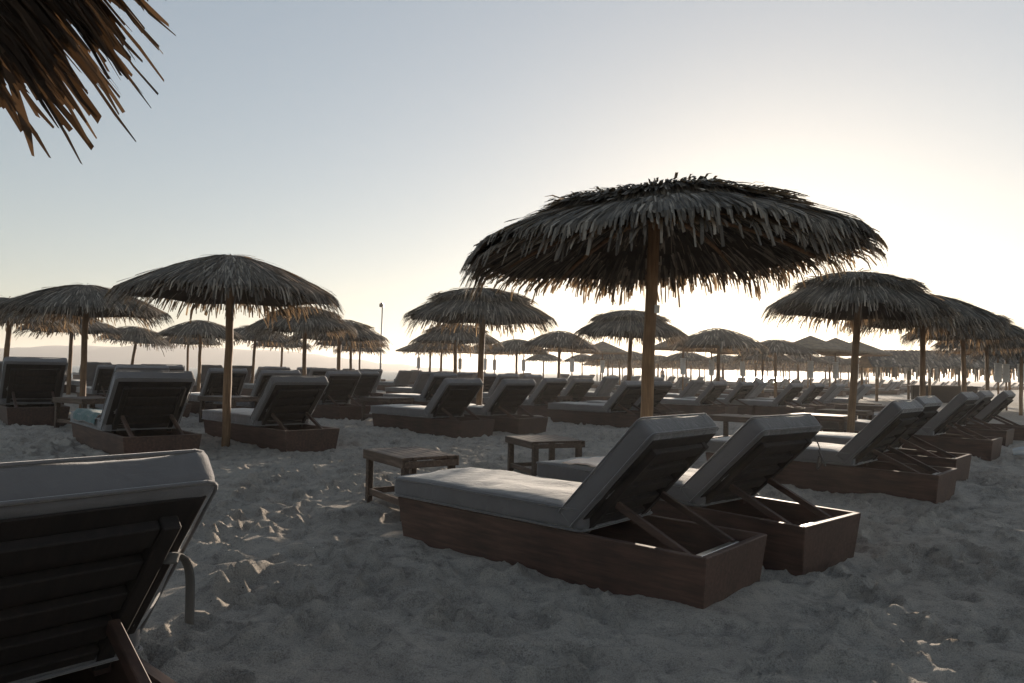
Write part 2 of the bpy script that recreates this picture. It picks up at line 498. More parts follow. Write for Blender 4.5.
MESH = {}
def lounger_parts():
    MESH['frame'] = mesh_from('frame', frame_bm(), WOOD)
    m = cushion(1.50, 0.715, 0.125, 0.03, 0.016, 1)
    bmesh.ops.translate(m, verts=m.verts[:], vec=(0.68 + 0.75, 0, FH + 0.0655))
    MESH['mattress'] = mesh_from('mattress', m, FABRIC, True)
    # backrest: along +x in its own space from the hinge, cushion on +z side
    b = cushion(0.71, 0.715, 0.12, 0.03, 0.014, 4)
    bmesh.ops.translate(b, verts=b.verts[:], vec=(0.355, 0, 0.02 + 0.06))
    MESH['back'] = mesh_from('back_cushion', b, FABRIC, True)
    f = bmesh.new()
    for s in (-1, 1):
        box(f, 0.0, 0.62, s * 0.26 - 0.022, s * 0.26 + 0.022, -0.026, 0.014)
    for x in (0.02, 0.15, 0.28, 0.41, 0.54):
        box(f, x, x + 0.075, -0.236, 0.236, -0.018, 0.010)
    box(f, 0.01, 0.68, -0.335, 0.335, 0.0112, 0.0185)  # added dark sheet, hides the paler cushion underside behind the slats
    bevel(f, 0.004)
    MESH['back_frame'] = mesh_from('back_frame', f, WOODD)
lounger_parts()

PROTO = {}
def make_lounger(theta):
    """origin on the sand at the middle of the head end; +x is the foot end"""
    root = empty('sun_lounger', (0, 0, 0))
    link('frame', MESH['frame'], root)
    link('mattress', MESH['mattress'], root)
    hx, hz = 0.735, 0.235
    bc = link('back_cushion', MESH['back'], root)
    bf = link('back_frame', MESH['back_frame'], root)
    rot = Matrix.Rotation(math.pi, 4, 'Z')
    for o in (bc, bf):
        o.matrix_local = Matrix.Translation((hx, 0, hz)) @ Matrix.Rotation(R(theta), 4, 'Y') @ rot
    # struts from the back frame down to the box near the head end
    d = Vector((-math.cos(R(theta)), 0, math.sin(R(theta))))
    n = Vector((-d.z, 0, d.x))     # behind the backrest
    top = Vector((hx, 0, hz)) + d * 0.24 + n * 0.03
    low = Vector((0.13, 0, 0.19))
    for s in (-1, 1):
        b = bmesh.new()
        a, c = top + Vector((0, s * 0.225, 0)), low + Vector((0, s * 0.225, 0))
        ax = (c - a).normalized(); sd = Vector((0, 0.014, 0)); up = ax.cross(Vector((0, 1, 0))).normalized() * 0.019
        hexa(b, [a - sd - up, a + sd - up, a + sd + up, a - sd + up, c - sd - up, c + sd - up, c + sd + up, c - sd + up])
        bevel(b, 0.003)
        link('strut', mesh_from('strut', b, WOOD), root)
    b = bmesh.new()
    box(b, low.x - 0.018, low.x + 0.018, -0.262, 0.262, low.z - 0.016, low.z - 0.004 + 0.012)
    bevel(b, 0.003)
    link('crossbar', mesh_from('crossbar', b, STEEL), root)
    return root

# ------------------------------------------------------------------ parasols
def canopy_bm(Rr, H, eave, rows, per, width, seed, power=2.0, step=0.0, fringe=0.2, seglen=0.42, tilt=(0, 0), seg=3, shell=0.93, under=500, mat=None, tidy=0.8):
    """layered thatch: strips of palm leaf laid down the slope in rows over a thin woven shell"""
    g = random.Random(seed)
    verts, faces = [], []
    wob = [(g.uniform(0, 6.28), g.uniform(0.3, 1.0)) for _ in range(4)]
    def edge(a):
        return 1 + 0.025 * math.sin(3 * a + wob[0][0]) + 0.02 * math.sin(5 * a + wob[1][0]) + 0.012 * math.sin(11 * a + wob[2][0])
    def prof(r, a):
        q = r / (Rr * edge(a))
        if q <= 1: z = eave + H * (1 - q ** power)
        else: z = eave - H * power * (q - 1) - 0.9 * Rr * (q - 1) ** 1.5
        if step and q > 0.60: z -= step * min(1, (q - 0.60) / 0.04)
        z += 0.018 * math.sin(7 * a + wob[3][0]) * q
        return z + r * (math.cos(a) * tilt[0] + math.sin(a) * tilt[1])
    # inner shell, two skins
    ns, nr = 40, 9
    for side in (0, 1):
        base = len(verts)
        for i in range(nr + 1):
            r = Rr * shell * i / nr
            for k in range(ns):
                a = 2 * math.pi * k / ns
                rr = r * edge(a)
                verts.append((rr * math.cos(a), rr * math.sin(a), prof(rr, a) - 0.03 - 0.025 * side))
        for i in range(nr):
            for k in range(ns):
                q = (base + i * ns + k, base + i * ns + (k + 1) % ns, base + (i + 1) * ns + (k + 1) % ns, base + (i + 1) * ns + k)
                faces.append(q if side else q[::-1])
    starts = []
    for j in range(rows):
        q = (j / (rows - 1)) ** 0.85
        r = Rr * (0.0 + 0.90 * q)
        n = max(int(per * 0.25), int(per * (0.25 + 0.75 * q)))
        for k in range(n):
            starts.append((r + g.uniform(-0.5, 0.5) * Rr / rows, 2 * math.pi * (k + g.random()) / n, q, j))
    if step:
        n = int(per * 1.3)
        for k in range(n): starts.append((Rr * (0.52 + g.uniform(-0.06, 0.04)), 2 * math.pi * (k + g.random()) / n, 0.55, -1))
    for k in range(under):
        q = math.sqrt(g.random()) * 0.95
        starts.append((Rr * q, 2 * math.pi * g.random(), q, -2))
    for (r, a, q, j) in starts:
        r = max(0.02, r)
        L = seglen * g.uniform(0.65, 1.25) * (0.8 + 0.3 * q)
        if q > 0.8: L *= 0.9
        w = width * g.uniform(0.55, 1.35)
        da = g.gauss(0, 0.13 * tidy) + (g.uniform(-0.5, 0.5) if g.random() < 0.07 else 0)
        lift = g.uniform(0.0, 0.030 * tidy) + (0.05 * g.random() if g.random() < 0.06 else 0)
        hang = fringe * g.uniform(0.2, 1.15)
        tw = g.uniform(-0.5, 0.5)
        x, y = r * math.cos(a), r * math.sin(a)
        dirx, diry = math.cos(a + da), math.sin(a + da)
        base = len(verts)
        for s in range(seg + 1):
            t = s / seg
            d = L * t
            px, py = x + dirx * d, y + diry * d
            rr = math.hypot(px, py); aa = math.atan2(py, px)
            lim = Rr * edge(aa)
            over = rr - lim
            drop = 0.0
            if over > 0:          # past the rim the leaves bend over and hang
                k = 0.62 * tidy
                px *= (lim + over * k) / rr; py *= (lim + over * k) / rr
                z = prof(lim, aa) - over * (0.55 + 1.6 * hang)
            else:
                z = prof(rr, aa)
            if j == -1 and t > 0.5: z += 0.03
            if step and q < 0.60 and rr / lim > 0.60: z += step * min(1, (rr / lim - 0.6) / 0.04) * (0.9 if rr / lim < 0.75 else max(0, 0.9 - (rr / lim - 0.75) * 6))
            z += lift * (0.4 + 0.6 * t) + 0.006 - 0.03 * t * t * (g.random() if over > 0 else 0.3)
            if j == -2: z -= 0.075 + lift * 1.5 + 0.05 * t * t * (0.3 + tw)
            ww = w * (1.0 - 0.15 * (1 - t)) * (1 if s < seg else g.uniform(0.25, 1.0)) * 0.5
            sx, sy = -diry, dirx
            tz = tw * ww * (0.3 + t)
            verts.append((px + sx * ww, py + sy * ww, z + tz)); verts.append((px - sx * ww, py - sy * ww, z - tz))
        for s in range(seg):
            b = base + 2 * s
            faces.append((b, b + 1, b + 3, b + 2))
    me = bpy.data.meshes.new('canopy')
    me.from_pydata(verts, [], faces); me.update()
    me.materials.append(mat or THATCH)
    return me

def pole_mesh(h, r, lean=(0, 0), n=12, seed=0, depth=0.35):
    g = random.Random(seed)
    bm = bmesh.new()
    pts, rad = [], []
    k = 12
    for i in range(k + 1):
        t = i / k
        z = -depth + (h + depth) * t
        zz = max(0, z) / h
        pts.append((lean[0] * zz + g.uniform(-1, 1) * 0.005, lean[1] * zz + g.uniform(-1, 1) * 0.005, z))
        rad.append(r * (1.06 - 0.14 * t + g.uniform(-0.03, 0.03)))
    tube(bm, pts, rad, n)
    return mesh_from('pole', bm, POLE, True)

def rib_mesh(Rr, H, eave, power, ang, lean=(0, 0), tilt=(0, 0)):
    bm = bmesh.new()
    pts = []
    for i in range(7):
        q = 0.03 + 0.86 * i / 6
        z = eave + H * (1 - q ** power) - 0.085
        r = Rr * q
        pts.append((r * math.cos(ang), r * math.sin(ang), z + r * (math.cos(ang) * tilt[0] + math.sin(ang) * tilt[1])))
    tube(bm, pts, 0.018, 6)
    return mesh_from('rib', bm, POLE, True)

CAN = {}
def canopy_set():
    CAN['mid'] = [canopy_bm(1.33, 0.51, 1.85, 22, 270, 0.017, 11, 1.55, fringe=0.2, seglen=0.29),
                  canopy_bm(1.34, 0.43, 1.93, 22, 270, 0.017, 12, 1.9, step=0.09, fringe=0.15, seglen=0.28),
                  canopy_bm(1.33, 0.49, 1.87, 22, 270, 0.017, 13, 1.65, fringe=0.2, seglen=0.29)]
    CAN['far'] = [canopy_bm(1.30, 0.52, 1.85, 11, 110, 0.034, 21, 1.7, fringe=0.18, seglen=0.29, seg=2, under=120),
                  canopy_bm(1.30, 0.50, 1.87, 11, 110, 0.034, 22, 1.9, step=0.08, fringe=0.18, seglen=0.29, seg=2, under=120),
                  canopy_bm(1.33, 0.54, 1.84, 11, 110, 0.034, 23, 1.6, fringe=0.18, seglen=0.29, seg=2, under=120)]
    # straight-eaved woven reed parasol
    bm = bmesh.new()
    n = 36
    for (za, zb, ra, rb) in ((0, 0, 0, 0),):
        ap = bm.verts.new((0, 0, 2.62)); ring = [bm.verts.new((1.35 * math.cos(2 * math.pi * k / n), 1.35 * math.sin(2 * math.pi * k / n), 2.06)) for k in range(n)]
        low = [bm.verts.new((1.36 * math.cos(2 * math.pi * k / n), 1.36 * math.sin(2 * math.pi * k / n), 1.98 + 0.012 * (k % 2))) for k in range(n)]
        inn = [bm.verts.new((1.32 * math.cos(2 * math.pi * k / n), 1.32 * math.sin(2 * math.pi * k / n), 2.02)) for k in range(n)]
        ai = bm.verts.new((0, 0, 2.56))
        for k in range(n):
            j = (k + 1) % n
            bm.faces.new((ap, ring[k], ring[j])); bm.faces.new((ring[k], low[k], low[j], ring[j]))
            bm.faces.new((low[k], inn[k], inn[j], low[j])); bm.faces.new((ai, inn[j], inn[k]))
    CAN['reed'] = mesh_from('canopy', bm, REED)
    bm = bmesh.new()
    prof = []
    for i in range(25):
        z = 1.02 + 0.62 * i / 24
        prof.append((z, 0.105 + 0.008 * math.cos(i * math.pi / 2)))
    prof = [(1.005, 0.05)] + prof + [(1.655, 0.045)]
    tube(bm, [(0, 0, z) for z, r in prof], [r for z, r in prof], 14, cap=False)
    CAN['sleeve'] = mesh_from('pole_sleeve', bm, SLEEVE, True)
canopy_set()
POLES = [pole_mesh(2.33, 0.052, (0.0, 0.0), seed=1), pole_mesh(2.33, 0.055, (0.05, 0.02), seed=2), pole_mesh(2.33, 0.05, (-0.05, 0.03), seed=3)]
THINPOLE = None
bm = bmesh.new(); tube(bm, [(0, 0, -0.3), (0, 0, 1.2), (0, 0, 2.58)], 0.03, 8)
THINPOLE = mesh_from('pole', bm, POLE, True)

PARASOLS = []
def parasol(px, Y, label, size='mid', var=0, s=1.0, lean=0.0, rz=None, group='thatched parasols standing among the loungers', sz=1.0, pos=None):
    p = pos if pos is not None else at_y(px, Y)
    root = empty('thatched_parasol', (p.x, p.y, ground(p.x, p.y)), rz if rz is not None else (px * 0.37 + Y))
    link('pole', POLES[var % 3], root)
    link('canopy', CAN[size][var % 3], root)
    root.scale = (s, s, sz)
    # the whole parasol leans as it stands in the sand
    if lean: root.rotation_euler = (0, R(lean), 0)
    tag(root, label, 'parasol', group)
    PARASOLS.append(p)
    return root

def reed_parasol(px, Y, label, group='reed parasols with white sleeves on their poles', s=1.0):
    p = at_y(px, Y)
    root = empty('reed_parasol', (p.x, p.y, ground(p.x, p.y)), px * 0.1)
    link('pole', THINPOLE, root); link('canopy', CAN['reed'], root); link('pole_sleeve', CAN['sleeve'], root)
    root.scale = (s, s, s)
    tag(root, label, 'parasol', group)
    PARASOLS.append(p)
    return root

# --- the big parasol beside the two nearest loungers
p = at_y(644.5, 5.65)
root = empty('thatched_parasol', (p.x, p.y, ground(p.x, p.y)))
tag(root, 'largest thatched parasol, leaning a little over the two near loungers', 'parasol', 'thatched parasols standing among the loungers')
BIG = dict(Rr=1.60, H=0.62, eave=1.94, power=2.5)
TILT = (0.045, 0.0)
po = link('pole', pole_mesh(2.46, 0.051, (0.07, 0.0), 16, 5), root)
me = canopy_bm(1.56, 0.42, 2.05, 36, 560, 0.017, 3, 1.95, step=0.06, fringe=0.08, seglen=0.27, tidy=0.55, tilt=TILT, seg=4, shell=0.93, under=2200)
c = link('canopy', me, root); c.location = (0.11, 0.0, 0.0)
for k in range(10):
    rb = link('rib', rib_mesh(1.56, 0.42, 2.02, 1.95, 2 * math.pi * k / 10 + 0.2, tilt=TILT), root); rb.location = (0.11, 0, -0.03)
bm = bmesh.new(); box(bm, -0.022, 0.022, -0.005, 0.005, -0.032, 0.032); bevel(bm, 0.003)
tg = link('number_tag', mesh_from('number_tag', bm, WHITE), root); tg.location = (0.085, -0.052, 1.56); tg.rotation_euler = (0.1, 0, 0.3)
PARASOLS.append(p)

# --- the parasol over the near lounger, only its rim in view
root = empty('thatched_parasol', (-2.22, 1.18, ground(-2.22, 1.18) + 0.15))
tag(root, 'thatched parasol seen from below, only its ragged dark rim showing', 'parasol', 'thatched parasols standing among the loungers')
link('pole', pole_mesh(2.45, 0.058, (0, 0), 14, 6), root)
link('canopy', canopy_bm(1.22, 0.48, 2.02, 26, 280, 0.027, 8, 1.9, fringe=0.12, seglen=0.40, seg=5, shell=0.92, under=1700, mat=DARKTHATCH, tidy=1.1), root)
for k in range(10):
    link('rib', rib_mesh(1.16, 0.48, 2.00, 1.9, 2 * math.pi * k / 10 + 0.2), root)

# --- the other thatched parasols
parasol(228.3, 8.85, 'wide thatched parasol on a pole in front of a single lounger foot', 'mid', 0, 0.98, sz=0.99)
for (px, Y, var, s, sz, lean, lb) in [
    (84, 12.6, 2, 1.0, 0.97, 0, 'thatched parasol whose rim overlaps the wider one, over the upright lounger backs'),
    (3.5, 16.0, 1, 1.0, 0.98, 1.5, 'thatched parasol cut by the edge of the photo, behind the upright loungers'),
    (479, 12.0, 1, 0.93, 0.99, 0.5, 'two-tiered thatched parasol behind the two loungers in the middle'),
    (304.5, 17.0, 1, 0.92, 1.0, -1.5, 'two-tiered thatched parasol rising over the lounger with its back to a pole'),
    (849, 9.9, 1, 0.89, 1.04, 3.0, 'thatched parasol on a bare pole before the low sun, over the right row'),
    (922, 12.6, 2, 0.94, 1.06, 0, 'thatched parasol partly tucked behind the sunlit one of the right row'),
    (965, 15.5, 1, 0.90, 1.06, 0, 'third thatched parasol of the overlapping right row, going away'),
    (987, 19.0, 0, 0.92, 1.05, 0, 'fourth thatched parasol of the overlapping right row, going away'),
    (1020, 22.0, 2, 0.98, 1.0, 0, 'last thatched parasol of the right row, cut by the photo edge'),
    (628, 15.3, 1, 0.88, 0.985, 0.6, 'broad thatched parasol just beside the big pole in the middle distance')]:
    parasol(px, Y, lb, 'mid', var, s, lean, sz=sz)
for (px, Y, var, s, sz, lean, lb) in [
    (69.5, 20.0, 0, 1.0, 0.95, 0.8, 'low thatched parasol seen under the rim of the overlapping pair'),
    (129, 26.0, 1, 0.95, 0.95, 6.0, 'small thatched parasol on a pole that leans towards the right'),
    (199.5, 22.5, 0, 1.0, 0.98, 0, 'round-topped thatched parasol showing under the rim of the wide one'),
    (188.0, 31.0, 2, 1.0, 0.98, 0, 'far thatched parasol almost hidden behind the round-topped one'),
    (252.5, 24.5, 2, 1.0, 0.98, 3.0, 'thatched parasol on a slightly tilted pole beside the two-tiered one'),
    (281.5, 32.0, 0, 1.0, 0.98, 0, 'small far thatched parasol framed under the two-tiered one'),
    (338.5, 20.5, 1, 1.05, 0.98, 0, 'first of the overlapping thatched parasols next to the lamp post'),
    (351.5, 27.5, 2, 1.05, 0.98, 0, 'second of the overlapping thatched parasols next to the lamp post'),
    (359.5, 37.0, 0, 1.0, 0.98, 0, 'farthest of the overlapping thatched parasols next to the lamp post'),
    (455.5, 21.5, 1, 1.05, 1.0, 0, 'two-tiered thatched parasol right behind the middle one'),
    (440.5, 30.0, 2, 1.05, 0.98, 0, 'far thatched parasol behind the two stacked in the middle'),
    (430.0, 34.0, 0, 1.0, 0.98, 0, 'farthest thatched parasol of the middle cluster by the water'),
    (516.5, 30.0, 0, 1.0, 0.98, 0, 'thatched parasol between the middle one and the leaning pole'),
    (558.5, 23.5, 2, 0.95, 0.98, 2.0, 'thatched parasol on a crooked leaning pole'),
    (543.5, 48.0, 0, 1.0, 0.95, 0, 'tiny thatched parasol by the water under the crooked one'),
    (582.5, 48.0, 2, 1.0, 0.95, 0, 'tiny thatched parasol by the water beside a white sleeve'),
    (717, 21.0, 2, 1.05, 1.0, 0, 'hazy thatched parasol to the side of the big pole, below the sun'),
    (775.5, 26.0, 0, 1.1, 1.0, 0, 'hazy thatched parasol straight below the setting sun'),
    (608, 40.0, 1, 1.0, 0.98, 0, 'far thatched parasol under the rim of the broad one'),
    (632, 42.0, 2, 1.0, 0.98, 0, 'far thatched parasol beside the big brown pole')]:
    parasol(px, Y, lb, 'far', var, s, lean, sz=sz)
for (px, Y, lb) in [
    (418.5, 42, 'reed parasol with a white sleeve beside the lamp post water gap'),
    (460, 42, 'reed parasol with a white sleeve between two poles of the middle cluster'),
    (485, 40, 'reed parasol with a white sleeve just beside the middle pole'),
    (494.5, 43, 'reed parasol with a white sleeve, second beside the middle pole'),
    (523.6, 40, 'reed parasol with a white sleeve under the rim near the crooked pole'),
    (572, 34, 'reed parasol with a white sleeve beside the crooked leaning pole'),
    (602.5, 36, 'reed parasol with a white sleeve below the broad thatched parasol'),
    (683, 28, 'reed parasol with a white sleeve nearest the big brown pole'),
    (711.5, 29, 'reed parasol with a white sleeve beside the hazy thatched parasol pole'),
    (742.5, 31, 'reed parasol with a white sleeve between the two hazy thatched parasols'),
    (810.5, 27, 'reed parasol with a white sleeve first before the sunlit pole'),
    (835.5, 28, 'reed parasol with a white sleeve touching the sunlit pole'),
    (856, 29.5, 'reed parasol with a white sleeve just behind the sunlit pole'),
    (998, 24, 'reed parasol with a white sleeve among the right row poles'),
    (1006, 25.5, 'reed parasol with a white sleeve half behind another in the right row'),
    (1021, 24, 'reed parasol with a white sleeve cut by the photo edge')]:
    reed_parasol(px, Y, lb)

# ------------------------------------------------------------------ loungers in place
for th in (44, 47, 54, 62):
    PROTO[th] = make_lounger(th)
USED = {}
LOUNGERS = []
FARKEEP = ('frame', 'mattress', 'back_cushion')
ANG0 = math.atan2(UX.y, UX.x)
def put_lounger(corner, label, theta=47, turn=0.0, dz=0.0, group='sun loungers in rows on the sand', far=False, near=False, s=1.0):
    """corner: sand position below the head-end corner on the left of somebody looking from the head"""
    a = ANG0 + R(turn)
    u = Vector((math.cos(a), math.sin(a))); v = Vector((u.y, -u.x))
    o = corner + v * LW / 2
    if theta not in USED:
        root = PROTO[theta]; USED[theta] = 1
    else:
        root = copy_tree(PROTO[theta], FARKEEP if far else None)
    g = ground(corner.x, corner.y)
    root.location = (o.x, o.y, g + dz)
    root.rotation_euler = (0, 0, a)
    root.scale = (s, s, s)
    tag(root, label, 'sun lounger', group)
    LOUNGERS.append(o + u)
    if near: FRAMES.append((o + u * LL / 2, LL / 2 - 0.03, LW / 2 - 0.03, a))
    return root

def by_corner(px, py, label, right_corner=False, **kw):
    p = at(px, py, FH)
    a = ANG0 + R(kw.get('turn', 0.0))
    u = Vector((math.cos(a), math.sin(a))); v = Vector((u.y, -u.x))
    if right_corner: p = p - v * LW
    return put_lounger(p, label, **kw)

def by_top(px, Y, label, **kw):
    a = ANG0 + R(kw.get('turn', 0.0))
    u = Vector((math.cos(a), math.sin(a)))
    return put_lounger(at_y(px, Y) - u * 0.25, label, far=Y > 19, **kw)

A = by_corner(706, 559, 'nearest whole sun lounger, propped back and open red-brown box in front', near=True, turn=2)
B = by_corner(805, 526.6, 'sun lounger with a cream towel on its foot, next to the nearest one', near=True, turn=-6, dz=-0.005, theta=44)
Nn = put_lounger(Vector((-0.505, 1.575)) - VX * LW, 'lounger back filling the lower corner, large dark and cut off by the edge', near=True, turn=2)
by_corner(938.8, 475.5, 'first raised lounger of the right row, pale sky on its head end', near=True)
by_corner(972, 453.5, 'second raised lounger of the right row, half behind the first', right_corner=True, near=True)
by_corner(1003, 437.3, 'third raised lounger of the right row, behind the open box end', right_corner=True, near=True)
by_top(987.0, 11.2, 'fourth raised lounger of the right row, mostly hidden')
by_top(1010, 12.2, 'fifth raised lounger of the right row, by the photo edge')
L1 = by_corner(127, 440, 'lounger with a teal and rose towel, its dark back turned to us', near=True, theta=47, turn=-4, s=1.11)
by_corner(286.7, 431.8, 'lounger right behind the pole of the wide parasol', near=True, theta=47, s=1.04)
by_corner(460.6, 421.3, 'left one of the two loungers side by side in the middle', near=True)
by_corner(548.5, 417.4, 'right one of the two loungers side by side in the middle', right_corner=True, near=True)
by_corner(685, 411.5, 'lounger directly behind the big brown pole, rounded back edge', right_corner=True)
by_corner(640, 415, 'long lounger with its back just before the big brown pole')
by_corner(725, 407, 'backlit lounger with a rim-lit back, first past the big pole')
by_corner(753, 405.5, 'backlit lounger with a rim-lit back, second past the big pole')
by_corner(804, 408, 'backlit lounger standing below the sun, third past the big pole')
by_corner(826, 406, 'backlit lounger fourth past the big pole, before the sunlit one')
by_corner(67, 408.5, 'upright lounger back at the edge, seen square from behind', right_corner=True, theta=54, turn=-5, s=1.12)
for (px, Y, th, turn, lb) in [
    (120.6, 10.2, 62, -5, 'upright dark lounger back rising behind the towel lounger'),
    (146, 12.3, 62, -3, 'upright lounger back peeking out past another upright one'),
    (20, 13.2, 62, -3, 'wide lounger back showing above the one at the edge'),
    (39, 20.5, 62, -3, 'far lounger back against the sea by the leaning parasol pole'),
    (86, 20.0, 62, -3, 'far lounger back against the sea behind a parasol pole'),
    (100, 15.0, 54, -3, 'lounger back between two poles behind the upright ones'),
    (212.5, 13.0, 54, -3, 'lounger seen behind the pole of the wide parasol, back half raised'),
    (203, 23.0, 62, -3, 'far lounger back against the sea just past the pole'),
    (236, 24.0, 62, 0, 'far lounger back against the sea next to a tilted pole'),
    (266, 11.8, 54, 0, 'lounger behind the one at the pole, its mattress showing'),
    (269, 21.0, 62, 0, 'far lounger back peeping over the lounger in front'),
    (302, 23.0, 62, 0, 'far lounger back against the sea by the two-tiered parasol'),
    (317, 17.5, 62, 0, 'lounger back beside the pole of the two-tiered parasol'),
    (332.6, 13.2, 54, 0, 'lounger with its broad dark back before the lamp post group'),
    (340, 19.0, 54, 0, 'lounger back directly behind the broad dark one'),
    (356, 15.5, 54, 0, 'lounger back just past the broad dark one'),
    (366, 20.0, 62, 0, 'lounger back below the lamp post'),
    (402, 30.0, 54, 0, 'small lounger in profile against the water strip'),
    (424, 21.5, 54, 0, 'second lounger in the stair of three before the middle pair'),
    (437, 15.5, 54, 0, 'last lounger in the stair of three, next to the middle pair'),
    (443, 26.0, 54, 0, 'far lounger back between the stair of three'),
    (482, 19.0, 54, 0, 'lounger back behind the middle parasol pole'),
    (461, 25.0, 54, 0, 'far lounger back to the side of the middle parasol pole'),
    (503.5, 18.5, 54, 0, 'lounger back over the right one of the middle pair'),
    (529, 19.5, 54, 0, 'lounger back just past the middle pair'),
    (548.0, 15.0, 47, 0, 'lounger before the crooked parasol pole, back in profile'),
    (577.0, 16.0, 47, 0, 'lounger past the crooked parasol pole, back in profile'),
    (609, 22.0, 54, 0, 'lounger behind the long one before the big pole'),
    (583, 26.0, 54, 0, 'far lounger back by the white sleeve under the broad parasol'),
    (695, 21.5, 47, 0, 'low hazy lounger with something white lying on it'),
    (760, 23.0, 47, 0, 'hazy lounger between the two thatched parasols below the sun'),
    (838, 21.0, 47, 0, 'dim lounger in the tangle beside the sunlit pole'),
    (866, 22.0, 47, 0, 'dim lounger in the tangle just past the sunlit pole')]:
    by_top(px, Y, lb, theta=th, turn=turn)

# the far rows towards the water and along the beach, small in the photo
FARL = 'small dark sun lounger in the far rows towards the water'
FARP = 'small thatched parasol in the far rows, one of many overlapping'
grid = random.Random(4)
nl = npz = 0
for row in range(3, 12):
    u = 6.65 + 5.9 * (row - 2)
    for k in range(-12, 30):
        v0 = k * 4.6 + (row % 2) * 1.7
        base = A0 + UX * u + VX * v0
        if base.y < 20: continue
        sx = 512 + (base.x / base.y) * F
        if not (-20 < sx < 1050): continue
        if base.y > 95: continue
        for dv in (0.0, 1.3):
            c = base + VX * (dv + grid.uniform(-0.15, 0.15)) + UX * grid.uniform(-0.5, 0.5)
            if any((c + UX - q).length < 2.1 for q in LOUNGERS): continue
            if nl < 110:
                put_lounger(c, FARL, theta=grid.choice((47, 54, 54)), turn=grid.uniform(-5, 5), far=True, group='sun loungers of the far rows')
                nl += 1
        pp = base + UX * 1.3 + VX * 2.3
        if 590 < sx < 900 and base.y > 30 and not any((pp - q).length < 2.4 for q in PARASOLS) and npz < 60:
            parasol(sx, pp.y, FARP, 'far', grid.randrange(3), 1.18, grid.uniform(-1.5, 1.5), group='thatched parasols of the far rows', pos=pp)
            npz += 1
print('far loungers', nl, 'far parasols', npz)
for th in PROTO:
    if th not in USED: raise RuntimeError('unused prototype')

# straps hanging from the backs of two loungers
def strap(root, pts, w=0.016, t=0.004, name='strap', mat=STRAP):
    bm = bmesh.new(); tube(bm, pts, t, 8, sx=w / t)
    return link(name, mesh_from(name, bm, mat, True), root)
def curve(pts, n=24):
    out = []
    P = [Vector(p) for p in pts]
    P = [P[0]] + P + [P[-1]]
    for i in range(1, len(P) - 2):
        for k in range(n // (len(P) - 3) + 1):
            t = k / (n // (len(P) - 3) + 1)
            a, b, c, d = P[i - 1], P[i], P[i + 1], P[i + 2]
            out.append(0.5 * ((2 * b) + (c - a) * t + (2 * a - 5 * b + 4 * c - d) * t * t + (3 * b - a - 3 * c + d) * t ** 3))
    out.append(P[-1])
    return out
strap(B, curve([(0.30, -0.33, 0.70), (0.27, -0.36, 0.62), (0.26, -0.37, 0.52), (0.30, -0.40, 0.47), (0.27, -0.37, 0.56), (0.22, -0.34, 0.50), (0.26, -0.33, 0.60)], 48), 0.007, 0.004)
strap(Nn, curve([(0.385, -0.295, 0.565), (0.41, -0.315, 0.58), (0.42, -0.345, 0.56), (0.42, -0.362, 0.51), (0.42, -0.365, 0.39)], 32), 0.018, 0.004)

# ------------------------------------------------------------------ side tables
def table_parts(L, W, Hh):
    top = bmesh.new()
    n = 6; w = W / n
    for i in range(n):
        y = -W / 2 + i * w
        box(top, -L / 2 + 0.02, L / 2 - 0.02, y + 0.003, y + w - 0.003, Hh - 0.022, Hh)
    for s in (-1, 1):
        box(top, -L / 2, L / 2, s * (W / 2 + 0.013) - 0.011, s * (W / 2 + 0.013) + 0.011, Hh - 0.075, Hh - 0.001)
        box(top, s * (L / 2 - 0.009) - 0.011, s * (L / 2 - 0.009) + 0.011, -W / 2, W / 2, Hh - 0.075, Hh - 0.026)
    bevel(top, 0.003)
    leg = bmesh.new(); box(leg, -0.028, 0.028, -0.028, 0.028, -0.12, Hh - 0.024); bevel(leg, 0.003)
    sh = bmesh.new()
    for s in (-1, 1): box(sh, -L / 2 + 0.05, L / 2 - 0.05, s * (W / 2 - 0.03) - 0.014, s * (W / 2 - 0.03) + 0.014, 0.08, 0.13)
    for s in (-1, 1): box(sh, s * (L / 2 - 0.04) - 0.014, s * (L / 2 - 0.04) + 0.014, -W / 2 + 0.05, W / 2 - 0.05, 0.082, 0.128)
    bevel(sh, 0.003)
    return mesh_from('tabletop', top, WOODT), mesh_from('leg', leg, WOODT), mesh_from('stretcher', sh, WOODT)
TP = table_parts(0.80, 0.54, 0.44)
def table(p, ang, label, s=(1, 1, 1), dz=0.0):
    root = empty('side_table', (p.x, p.y, ground(p.x, p.y) + dz), ang)
    link('tabletop', TP[0], root)
    for sx in (-1, 1):
        for sy in (-1, 1):
            l = link('leg', TP[1], root); l.location = (sx * (0.40 - 0.045), sy * (0.27 - 0.03), 0)
    link('stretcher', TP[2], root)
    root.scale = s
    tag(root, label, 'side table', 'low wooden side tables between the loungers')
    return root
table(Vector((-0.76, 5.42)), math.atan2(0.827, -0.563), 'slatted wooden side table at the foot of the nearest lounger', (0.88, 0.78, 0.97))
table(Vector((0.33, 6.97)), math.atan2(0.93, -0.40), 'wooden side table behind the lounger with the cream towel', (0.80, 0.95, 0.86))
